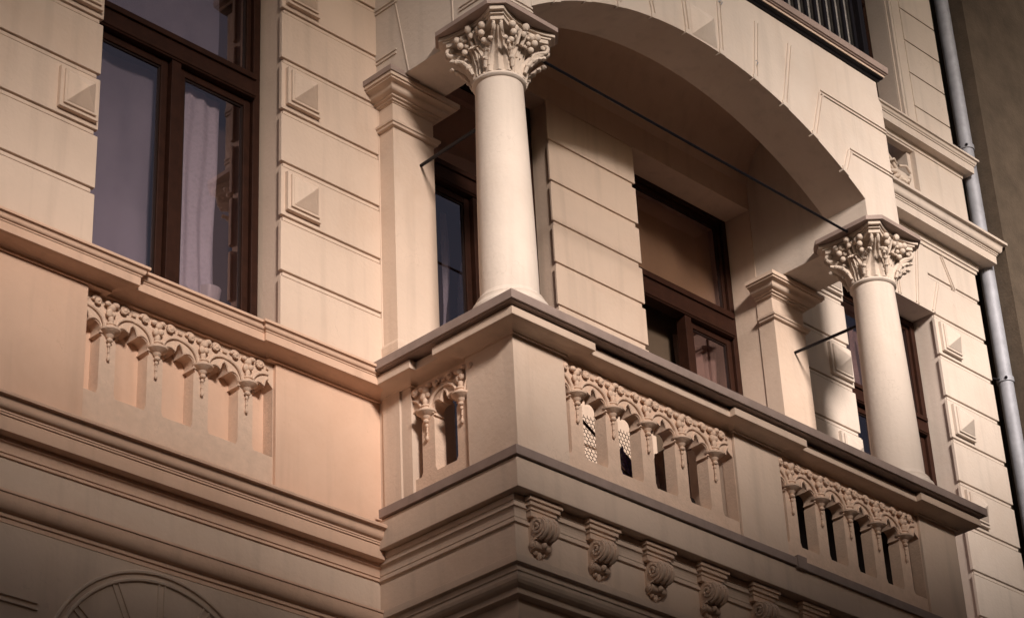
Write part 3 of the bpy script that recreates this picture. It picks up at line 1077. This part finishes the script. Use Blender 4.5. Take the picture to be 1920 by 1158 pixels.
    prism(bm, [(cx + x, cy + y) for x, y in ((-h_ + c_, -h_), (h_ - c_, -h_), (h_, -h_ + c_), (h_, h_ - c_), (h_ - c_, h_), (-h_ + c_, h_), (-h_, h_ - c_), (-h_, -h_ + c_))], 10.438, 10.472, 'z')
    sub('abacus_flashing', bm, 'tin', None)
    return sh
column(0.290, -0.905, 3)
column(4.205, -0.905, 5)

# ------------------------------------------------------------------ tie rods
bm = bm_new()
tube(bm, [(0.50, -0.95, 10.430), (3.90, -0.95, 10.425)], 0.0105, 8)
part('tie_rod', bm, 'iron', smooth=60)
bm = bm_new()
tube(bm, [(0.325, -0.13, 9.872), (0.215, -0.78, 9.79)], 0.012, 8)
part('wall_tie', bm, 'iron', smooth=60)
bm = bm_new()
tube(bm, [(4.204, -0.13, 9.854), (4.15, -0.75, 9.80)], 0.012, 8)
part('wall_tie', bm, 'iron', smooth=60)

for (x, z) in ((2.816, 11.38), (2.465, 11.745)):
    bm = bm_new()
    tube(bm, [(x, -1.075, z), (x, -1.100, z), (x + 0.006, -1.105, z - 0.02), (x, -1.098, z - 0.034)], 0.0045, 6)
    ball(bm, (x, -1.084, z), 0.009, 1, 0.5, 1, 10)
    part('wall_hook', bm, 'zinc', smooth=60)

# ------------------------------------------------------------------ right facade cornices
bm = bm_new()
RW = [(4.37, 0.0), (7.22, 0.0), (7.22, 0.30)]
sweep(bm, RW, [(-0.05, 11.755), (0.012, 11.755), (0.014, 11.785), (0.026, 11.788), (0.028, 11.815), (0.036, 11.818)] + cove(0.030, 11.818, 0.046, 11.850, 5) +
      [(0.150, 11.856), (0.152, 11.935), (0.160, 11.937), (0.160, 11.950), (0.168, 11.952), (0.168, 11.962)] + cyma(0.170, 11.964, 0.225, 12.040, 6) +
      [(0.236, 12.041), (0.238, 12.064), (-0.05, 12.150)])
part('cornice', bm, 'pale', smooth=30)
bm = bm_new()
sweep(bm, RW, [(-0.05, 12.742), (0.014, 12.742), (0.016, 12.760), (0.026, 12.763), (0.028, 12.795), (0.034, 12.797), (0.036, 12.808), (0.105, 12.812),
               (0.108, 12.885), (0.116, 12.888), (0.116, 12.900)] + cyma(0.118, 12.902, 0.142, 12.935, 4) + [(0.150, 12.936), (0.150, 12.955), (-0.05, 13.0)])
part('cornice', bm, 'pale', smooth=30)
for a, b in ((6.50, 7.221), (5.00, 5.12)):
    bm = bm_new()
    box(bm, a, b, -0.03, 0.03, 12.12, 12.745)
    part('frieze_panel', bm, 'pale', bevel=0.004)
# shell and volute ornament in the frieze
bm = bm_new()
for k in range(7):
    a = R(-20 - k * 23)
    tube(bm, [(6.22, -0.01, 12.36), (6.22 + 0.11 * math.cos(a), -0.045, 12.40 + 0.11 * math.sin(a)), (6.22 + 0.15 * math.cos(a), -0.02, 12.42 + 0.15 * math.sin(a))], [0.02, 0.022, 0.012], 8)
tube(bm, [(x, -0.01, z) for x, z in arc_pts(5.80, 12.12, 0.50, 15, 165, 20)], 0.016, 8)
tube(bm, [(x, -0.01, z) for x, z in arc_pts(5.80, 12.12, 0.44, 15, 165, 20)], 0.010, 8)
for s in (-1, 1):
    tube(bm, [(6.22 + s * 0.02, -0.01, 12.48), (6.22 + s * 0.09, -0.04, 12.49), (6.22 + s * 0.16, -0.03, 12.45)], 0.012, 8)
part('shell_ornament', bm, 'palestucco', smooth=50)
# upper storey window surround and joints
bm = bm_new()
box(bm, 6.465, 6.50, -0.02, 0.03, 12.955, 15.6)
box(bm, 6.520, 6.545, -0.012, 0.03, 12.955, 15.6)
part('architrave_strip', bm, 'pale', bevel=0.003)
bm = bm_new()
zs = [12.955, 13.32, 13.69, 14.055, 14.42, 14.79, 15.15, 15.6]
box(bm, 6.452, 7.216, 0.012, 0.03, 12.955, 15.6)
for z0, z1 in zip(zs, zs[1:]):
    box(bm, 6.68, 7.22, 0.0, 0.02, z0 + 0.008, z1 - 0.008)
part('rusticated_strip', bm, 'pale', bevel=0.003)

# ------------------------------------------------------------------ windows
def window(x0, x1, z0, z1, yf, mull, trans, tw=0.17, fw=0.055, name='window', sash=(1, 1), lab=None, splity=0.5, m='wood', dark='darkwood', glaze=(1, 1, 1)):
    """frame set back at yf; casements below the transom, one light above"""
    bm = bm_new()
    box(bm, x0, x0 + fw, yf, yf + 0.09, z0, z1)
    box(bm, x1 - fw, x1, yf, yf + 0.09, z0, z1)
    box(bm, x0 + fw, x1 - fw, yf + 0.001, yf + 0.09, z1 - fw, z1)
    box(bm, x0 + fw, x1 - fw, yf + 0.001, yf + 0.09, z0, z0 + fw)
    o = part(name, bm, m, bevel=0.004)
    if lab: o['label'] = lab
    def sub(nm, bm_, mm, bevel=0.0):
        q = finish(nm, bm_, mm, None, None, bevel); q.parent = o; return q
    bm = bm_new()
    box(bm, x0 + fw, x1 - fw, yf - 0.022, yf + 0.08, trans, trans + tw)
    box(bm, x0 + fw, x1 - fw, yf - 0.038, yf - 0.022, trans + tw * 0.72, trans + tw * 0.95)
    box(bm, x0 + fw, x1 - fw, yf - 0.030, yf - 0.0225, trans + 0.012, trans + 0.03)
    sub('transom', bm, m, 0.003)
    bm = bm_new()
    box(bm, mull - 0.035, mull + 0.035, yf - 0.012, yf + 0.078, z0 + fw, trans)
    sub('mullion', bm, m, 0.003)
    def leaf(a, b, c, d, gl, sw=0.05):
        bm = bm_new()
        ya, yb = yf + 0.022, yf + 0.066
        box(bm, a, a + sw, ya, yb, c, d)
        box(bm, b - sw, b, ya, yb, c, d)
        box(bm, a + sw, b - sw, ya + 0.001, yb, c, c + sw)
        box(bm, a + sw, b - sw, ya + 0.001, yb, d - sw, d)
        # inner dark beading
        sub('sash', bm, m, 0.004)
        bm = bm_new()
        i = sw
        for (p, q, r_, s_) in ((a + i, a + i + 0.012, c + i, d - i), (b - i - 0.012, b - i, c + i, d - i), (a + i + 0.012, b - i - 0.012, c + i, c + i + 0.012), (a + i + 0.012, b - i - 0.012, d - i - 0.012, d - i)):
            box(bm, p, q, ya + 0.012, ya + 0.03, r_, s_)
        sub('glazing_bead', bm, dark)
        if gl:
            bm = bm_new()
            box(bm, a + i + 0.004, b - i - 0.004, ya + 0.020, ya + 0.024, c + i + 0.004, d - i - 0.004)
            sub('pane', bm, 'glass')
    if sash[0]: leaf(x0 + fw + 0.006, mull - 0.041, z0 + fw + 0.006, trans - 0.006, glaze[0])
    if sash[1]: leaf(mull + 0.041, x1 - fw - 0.006, z0 + fw + 0.006, trans - 0.006, glaze[1])
    leaf(x0 + fw + 0.006, x1 - fw - 0.006, trans + tw + 0.006, z1 - fw - 0.006, glaze[2], 0.035)
    return o
window(-2.11, -0.745, 8.10, 11.08, 0.215, -1.415, 10.055, 0.185, lab='left window with lace curtain and brown frame')
window(0.45, 1.72, 7.42, 11.12, 0.16, 1.115, 10.08, 0.17, lab='loggia window partly hidden by the left column')
window(2.645, 3.995, 7.42, 11.12, 0.235, 3.40, 10.03, 0.22, sash=(0, 1), lab='loggia door with its left leaf standing open')
window(5.13, 6.45, 8.10, 11.08, 0.215, 5.72, 9.98, 0.17, lab='right window behind the right column')
window(5.13, 6.45, 12.45, 15.1, 0.215, 5.80, 14.4, 0.17, lab='upper storey window above the frieze')
# the open leaf of the loggia door, swung inwards
bm = bm_new()
for (a, b) in ((0, 0.05), (0.56, 0.61)):
    box(bm, -0.02, 0.02, a, b, 7.5, 10.02)
box(bm, -0.02, 0.02, 0.05, 0.56, 9.97, 10.02)
box(bm, -0.02, 0.02, 0.05, 0.56, 7.5, 7.56)
o = part('open_sash', bm, 'wood', bevel=0.003)
o.matrix_parent_inverse = Matrix.Translation((-2.3, 0, 0))
o.location = (2.76, 0.32, 0); o.rotation_euler = (0, 0, R(-38))
bm = bm_new()
box(bm, -0.003, 0.003, 0.05, 0.56, 7.56, 9.97)
g = finish('pane', bm, 'glass'); g.parent = o

# rooms behind the windows
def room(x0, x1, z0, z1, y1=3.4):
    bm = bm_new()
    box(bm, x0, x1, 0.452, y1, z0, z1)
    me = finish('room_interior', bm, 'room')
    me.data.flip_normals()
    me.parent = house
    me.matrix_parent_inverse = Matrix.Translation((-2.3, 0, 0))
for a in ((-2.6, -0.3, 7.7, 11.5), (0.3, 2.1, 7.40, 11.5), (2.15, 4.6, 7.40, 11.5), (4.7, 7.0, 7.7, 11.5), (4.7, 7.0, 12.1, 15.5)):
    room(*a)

# ------------------------------------------------------------------ curtains and things on the sill
def curtain(x0, x1, z0, z1, y, amp=0.025, fold=0.11, gather=0.0, bulge=None):
    bm = bm_new()
    nx, nz = 90, 24
    g = []
    for j in range(nz + 1):
        t = j / nz
        row = []
        for i in range(nx + 1):
            u = i / nx
            z = z0 + (z1 - z0) * t
            xr = x1 - gather * math.sin(PI * (1 - t)) ** 2 if gather else x1
            x = x0 + (xr - x0) * u
            yy = y + amp * math.sin(x / fold * 2 * PI + 0.8 * math.sin(3 * z)) * (0.5 + 0.5 * (1 - t)) + 0.01 * math.sin(17 * x + 5 * z)
            row.append(bm.verts.new((x, yy, z)))
        g.append(row)
    for j in range(nz):
        for i in range(nx):
            bm.faces.new((g[j][i], g[j][i+1], g[j+1][i+1], g[j+1][i]))
    return bm
c = finish('lace_curtain', curtain(-1.40, -0.97, 8.30, 10.02, 0.33, 0.015, 0.11, 0.04), 'lace', None, 80)
tag(c, 'white lace curtain in the right casement of the left window', 'curtain', 'curtains behind the windows')
c = finish('net_curtain', curtain(-2.06, -1.46, 8.30, 10.02, 0.36, 0.006, 0.21), 'net', None, 80)
tag(c, 'smooth mauve net curtain filling the left casement of the left window', 'curtain', 'curtains behind the windows')
c = finish('top_light_sheet', curtain(-2.04, -0.98, 10.20, 11.02, 0.36, 0.004, 0.40), 'net', None, 80)
tag(c, 'pale blind behind the top light of the left window', 'blind', 'curtains behind the windows')
c = finish('top_light_sheet', curtain(2.70, 3.93, 10.20, 11.05, 0.36, 0.004, 0.60), 'tan', None, 80)  # added sheet whose tan colour imitates a brown reflection in the pane
tag(c, 'tan sheet behind the top light of the loggia door, standing in for a reflection', 'blind', 'curtains behind the windows')
c = finish('net_curtain', curtain(0.62, 1.70, 7.5, 10.1, 0.46, 0.03, 0.16), 'lace', None, 80)
tag(c, 'pale net curtain in the loggia window behind the left column', 'curtain', 'curtains behind the windows')
c = finish('beige_curtain', curtain(3.45, 3.93, 7.5, 9.98, 0.42, 0.03, 0.14), 'sack', None, 80)
tag(c, 'beige curtain behind the closed leaf of the loggia door', 'curtain', 'curtains behind the windows')
c = finish('net_curtain', curtain(5.25, 5.72, 8.2, 10.0, 0.42, 0.03, 0.14), 'lace', None, 80)
tag(c, 'pale net curtain seen left of the right column', 'curtain', 'curtains behind the windows')
c = finish('beige_curtain', curtain(5.80, 6.36, 8.2, 10.9, 0.44, 0.03, 0.14), 'sack', None, 80)
tag(c, 'beige curtain in the window right of the right column', 'curtain', 'curtains behind the windows')
bm = bm_new()
lathe(bm, [(0.040, 8.46), (0.050, 8.465), (0.070, 8.56), (0.082, 8.64), (0.076, 8.64), (0.062, 8.56), (0.036, 8.475)], -1.015, 0.36, 28)
tag(finish('flower_pot', bm, 'white', None, 40), 'small white cup-shaped pot on the sill of the left window', 'pot')
bm = bm_new()
rnd.seed(4)
for k in range(34):
    a = rnd.uniform(0, 2 * PI); h_ = rnd.uniform(0.06, 0.30)
    r_ = rnd.uniform(0.05, 0.12)
    pts = [(-1.22, 0.36, 8.56), (-1.22 + 0.4 * r_ * math.cos(a), 0.36 + 0.2 * r_ * math.sin(a), 8.56 + h_ * 0.8), (-1.22 + r_ * math.cos(a), 0.36 + 0.3 * r_ * math.sin(a), 8.56 + h_)]
    tube(bm, pts, [0.003, 0.010, 0.003], 5, 0.4)
pl_ = empty('potted_plant', (-1.22, 0.36, 8.46), 'frilly pale houseplant on the sill left of the white cup-shaped pot', 'plant')
o = finish('foliage', bm, 'white', None, 60); o.parent = pl_; o.matrix_parent_inverse = Matrix.Translation((1.22, -0.36, -8.46))
bm = bm_new()
lathe(bm, [(0.045, 8.46), (0.055, 8.56), (0.060, 8.565), (0.050, 8.56)], -1.22, 0.36, 20)
o = finish('pot', bm, 'white', None, 40); o.parent = pl_; o.matrix_parent_inverse = Matrix.Translation((1.22, -0.36, -8.46))
bm = bm_new()
box(bm, -2.11, -0.745, 0.312, 0.45, 8.40, 8.458)
part('inner_sill', bm, 'white', bevel=0.004)

# ------------------------------------------------------------------ things on the balcony
bm = bm_new()
s_ = 0.030
rows_, cols_ = 22, 36
for r_ in range(rows_):
    for c_ in range(cols_):
        x = 0.52 + c_ * s_ * 0.98 + (r_ % 2) * s_ * 0.49
        z = 7.42 + r_ * s_ * 0.84
        if x > 1.50: continue
        y = -0.86 + 0.02 * math.sin(4 * x) + 0.01 * math.sin(9 * z)
        h2, w2 = s_ * 0.28, s_ * 0.49
        tube(bm, [(x, y, z - h2), (x + w2, y, z), ], 0.0022, 4)
        tube(bm, [(x, y, z - h2), (x - w2, y, z)], 0.0022, 4)
        tube(bm, [(x + w2, y, z), (x + w2, y, z + h2 * 2)], 0.0022, 4)
tag(finish('wire_netting', bm, 'wire'), 'hexagonal chicken wire stretched behind the front balusters', 'netting')
def stick(name, a, b, r_, lab, m='stick'):
    bm = bm_new()
    mid = (Vector(a) + Vector(b)) / 2 + Vector((0.006, 0.0, 0.01))
    tube(bm, [a, mid, b], [r_, r_ * 0.9, r_ * 0.7], 7)
    tag(finish(name, bm, m, None, 60), lab, 'stick', 'sticks leaning in the netting')
stick('wooden_stick', (0.70, -0.88, 8.02), (1.30, -0.90, 7.62), 0.010, 'long thin stick sloping down behind the second baluster gap')
stick('wooden_stick', (1.28, -0.93, 7.66), (1.46, -0.93, 7.83), 0.010, 'short stick rising above the violet cloth')
stick('wooden_stick', (0.60, -0.92, 7.60), (0.86, -0.92, 7.55), 0.012, 'low stick lying behind the first baluster gap')
def drape(x0, x1, z0, z1, y, m, name, lab, cat, seed=1, thick=0.05):
    bm = bm_new()
    nx, nz = 26, 26
    rows = []
    for side in (0, 1):
        g = []
        for j in range(nz + 1):
            row = []
            for i in range(nx + 1):
                u, t = i / nx, j / nz
                edge = math.sin(PI * u) ** 0.4
                x = x0 + (x1 - x0) * u + 0.012 * math.sin(9 * t + seed)
                z = z0 + (z1 - z0) * t * (0.88 + 0.12 * math.sin(5 * u + seed))
                yy = y + side * thick * edge * (1 - 0.5 * t) + 0.018 * math.sin(22 * u + 3 * t + seed) * (1 - 0.3 * t) + 0.008 * math.sin(37 * u + 11 * t)
                row.append(bm.verts.new((x, yy, z)))
            g.append(row)
        rows.append(g)
        for j in range(nz):
            for i in range(nx):
                bm.faces.new((g[j][i], g[j][i+1], g[j+1][i+1], g[j+1][i]))
    f, b = rows
    for j in range(nz):
        for k in (0, nx):
            bm.faces.new((f[j][k], f[j+1][k], b[j+1][k], b[j][k]))
    for i in range(nx):
        for k in (0, nz):
            bm.faces.new((f[k][i], f[k][i+1], b[k][i+1], b[k][i]))
    tag(finish(name, bm, m, None, 70), lab, cat)
drape(1.27, 1.56, 7.37, 7.86, -0.86, 'purple', 'violet_cloth', 'violet cloth bundle behind the third and fourth front balusters', 'cloth', 2, 0.10)
drape(1.60, 1.90, 7.62, 8.02, -0.84, 'sack', 'beige_sack', 'crumpled beige sack hanging behind the last balusters before the middle pier', 'sack', 5, 0.08)
bm = bm_new()
lathe(bm, [(0.10, 7.37), (0.12, 7.40), (0.15, 7.60), (0.155, 7.62), (0.13, 7.62)], 1.74, -0.82, 24)
tag(finish('plant_pot', bm, 'soil', None, 40), 'dark plant pot beneath the beige sack on the balcony floor', 'pot')
bm = bm_new()
box(bm, 2.56, 4.02, -0.88, -0.84, 7.36, 8.05)
tag(finish('dark_board', bm, 'darkwood', None, None, 0.004), 'dark board standing behind the right field of balusters', 'board')

# ------------------------------------------------------------------ downpipe
dp = empty('downpipe', (7.40, -0.02, 0), 'zinc rainwater downpipe at the right edge of the cream facade', 'downpipe')
def sub2(nm, bm, m, par, loc, smooth=40):
    o = finish(nm, bm, m, None, smooth); o.parent = par
    o.matrix_parent_inverse = Matrix.Translation([-v for v in loc]); return o
DL = (7.40, -0.02, 0)
bm = bm_new()
lathe(bm, [(0.066, 0.1), (0.066, 15.6)], 7.40, -0.02, 28)
sub2('pipe', bm, 'zinc', dp, DL)
for z in (5.2, 7.9, 10.72, 13.13, 15.2):
    bm = bm_new()
    lathe(bm, [(0.067, z), (0.076, z + 0.004), (0.076, z + 0.05), (0.067, z + 0.054)], 7.40, -0.02, 28)
    sub2('collar', bm, 'zinc', dp, DL)
    bm = bm_new()
    tube(bm, [(7.34, -0.01, z + 0.025), (7.22, 0.04, z + 0.025)], 0.010, 6)
    ball(bm, (7.335, -0.07, z + 0.025), 0.014, 1, 1, 1, 8)
    sub2('bracket', bm, 'iron', dp, DL)

# ------------------------------------------------------------------ neighbour
nb = empty('neighbour_building', (12.0, 0.0, 0), 'dull olive-brown rendered building beyond the downpipe', 'building')
bm = bm_new()
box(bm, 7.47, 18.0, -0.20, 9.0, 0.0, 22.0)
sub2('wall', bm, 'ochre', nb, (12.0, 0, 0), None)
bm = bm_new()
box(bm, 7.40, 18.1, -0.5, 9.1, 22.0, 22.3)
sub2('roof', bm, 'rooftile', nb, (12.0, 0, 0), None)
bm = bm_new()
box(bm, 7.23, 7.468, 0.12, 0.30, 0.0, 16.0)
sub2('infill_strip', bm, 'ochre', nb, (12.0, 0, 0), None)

bm = bm_new()
HA, HB = (4.07, -0.75, 10.19), (4.24, -0.76, 10.225)
tube(bm, [HA, HB], 0.008, 8)
ball(bm, HA, 0.014, 1, 1, 1, 10)
hk = finish('awning_hook', bm, 'white', None, 60)
hk.parent = house; hk.matrix_parent_inverse = Matrix.Translation((-2.3, 0, 0))

# ------------------------------------------------------------------ across the street, behind the camera
ob = empty('added_shade_house', (0, -13.0, 0), 'unseen ochre terraced house across the street, roofline shaped to shade the facade', 'building')
OL = (0, -13.0, 0)
SKYL = [(-40, 9.7), (-16, 10.2), (-7.3, 11.65), (-4.9, 12.05), (-4.5, 11.35), (-3.2, 11.5), (-0.2, 12.35), (2.5, 13.7), (3.9, 14.5), (4.3, 11.0), (15.5, 11.0)]  # unseen roofline, stepped so that it casts shade over the lower facade
bm = bm_new()
prism(bm, [(-40, 0), (15.5, 0)] + SKYL[::-1], -12.6, -10.5, 'y')
sub2('wall', bm, 'opposite', ob, OL, None)
bm = bm_new()
prism(bm, SKYL[::-1] + [(x, z + 0.12) for x, z in SKYL], -12.8, -10.35, 'y')
sub2('roof', bm, 'rooftile', ob, OL, None)
for i in range(6):
    for j in range(2):
        bm = bm_new()
        x = -15 + 4.1 * i
        box(bm, x, x + 1.2, -10.505, -10.45, 1.6 + 3.6 * j, 3.6 + 3.6 * j)
        sub2('window', bm, 'darkwood', ob, OL, None)
th = empty('corner_house', (18, -13.0, 0), 'tall ochre corner house across the street', 'building')
TL = (18, -13.0, 0)
bm = bm_new()
box(bm, 15.51, 20.3, -14, -10.5, 0, 27)
sub2('wall', bm, 'opposite', th, TL, None)
bm = bm_new()
box(bm, 15.4, 20.5, -14.2, -10.2, 27.0, 27.5)
box(bm, 15.45, 20.4, -14.1, -10.35, 26.6, 26.99)
sub2('roof', bm, 'rooftile', th, TL, None)
# unseen tree added behind the low house to dim the upper facade
rnd.seed(11)
tr = empty('added_shade_tree', (-4.5, -15.5, 0), 'unseen tree behind the low opposite house, added to dim the upper facade', 'tree')
TR = (-4.5, -15.5, 0)
bm = bm_new()
tube(bm, [(-4.5, -15.5, 0), (-4.4, -15.5, 8), (-4.2, -15.4, 16), (-3.6, -15.0, 23), (-2.8, -14.6, 28)], [0.45, 0.38, 0.28, 0.2, 0.1], 10)
for k in range(14):
    z = 17 + k * 0.7
    a = k * 2.4
    tube(bm, [(-4.0, -15.2, z), (-4.0 + 3 * math.cos(a), -15 + 1.2 * math.sin(a), z + 1.6), (-4.0 + 7 * math.cos(a), -14.8 + 2 * math.sin(a), z + 3.4)], [0.14, 0.09, 0.04], 6)
sub2('trunk', bm, 'bark', tr, TR)
bm = bm_new()
TZ0 = 14.3
n_ = 0
while n_ < 7500:
    x = rnd.uniform(-20, 3.2); y = rnd.uniform(-16.5, -13.0); z = rnd.uniform(11, 33)
    lim = TZ0 + 0.47 * (x + 9.6) + rnd.uniform(-0.5, 0.5) + (y + 14) * -0.40
    if z < lim or z > lim + 8: continue
    n_ += 1
    s_ = rnd.uniform(0.2, 0.38)
    u = Vector((rnd.uniform(-1, 1), rnd.uniform(-1, 1), rnd.uniform(-1, 1))).normalized()
    v = u.cross(Vector((rnd.uniform(-1, 1), rnd.uniform(-1, 1), rnd.uniform(-1, 1)))).normalized()
    c = Vector((x, y, z))
    q = [bm.verts.new(c + p) for p in (u * s_, (u * 0.2 + v * 0.7) * s_, -u * s_, (-u * 0.2 - v * 0.7) * s_)]
    bm.faces.new(q)
sub2('crown', bm, 'leaf', tr, TR, None)
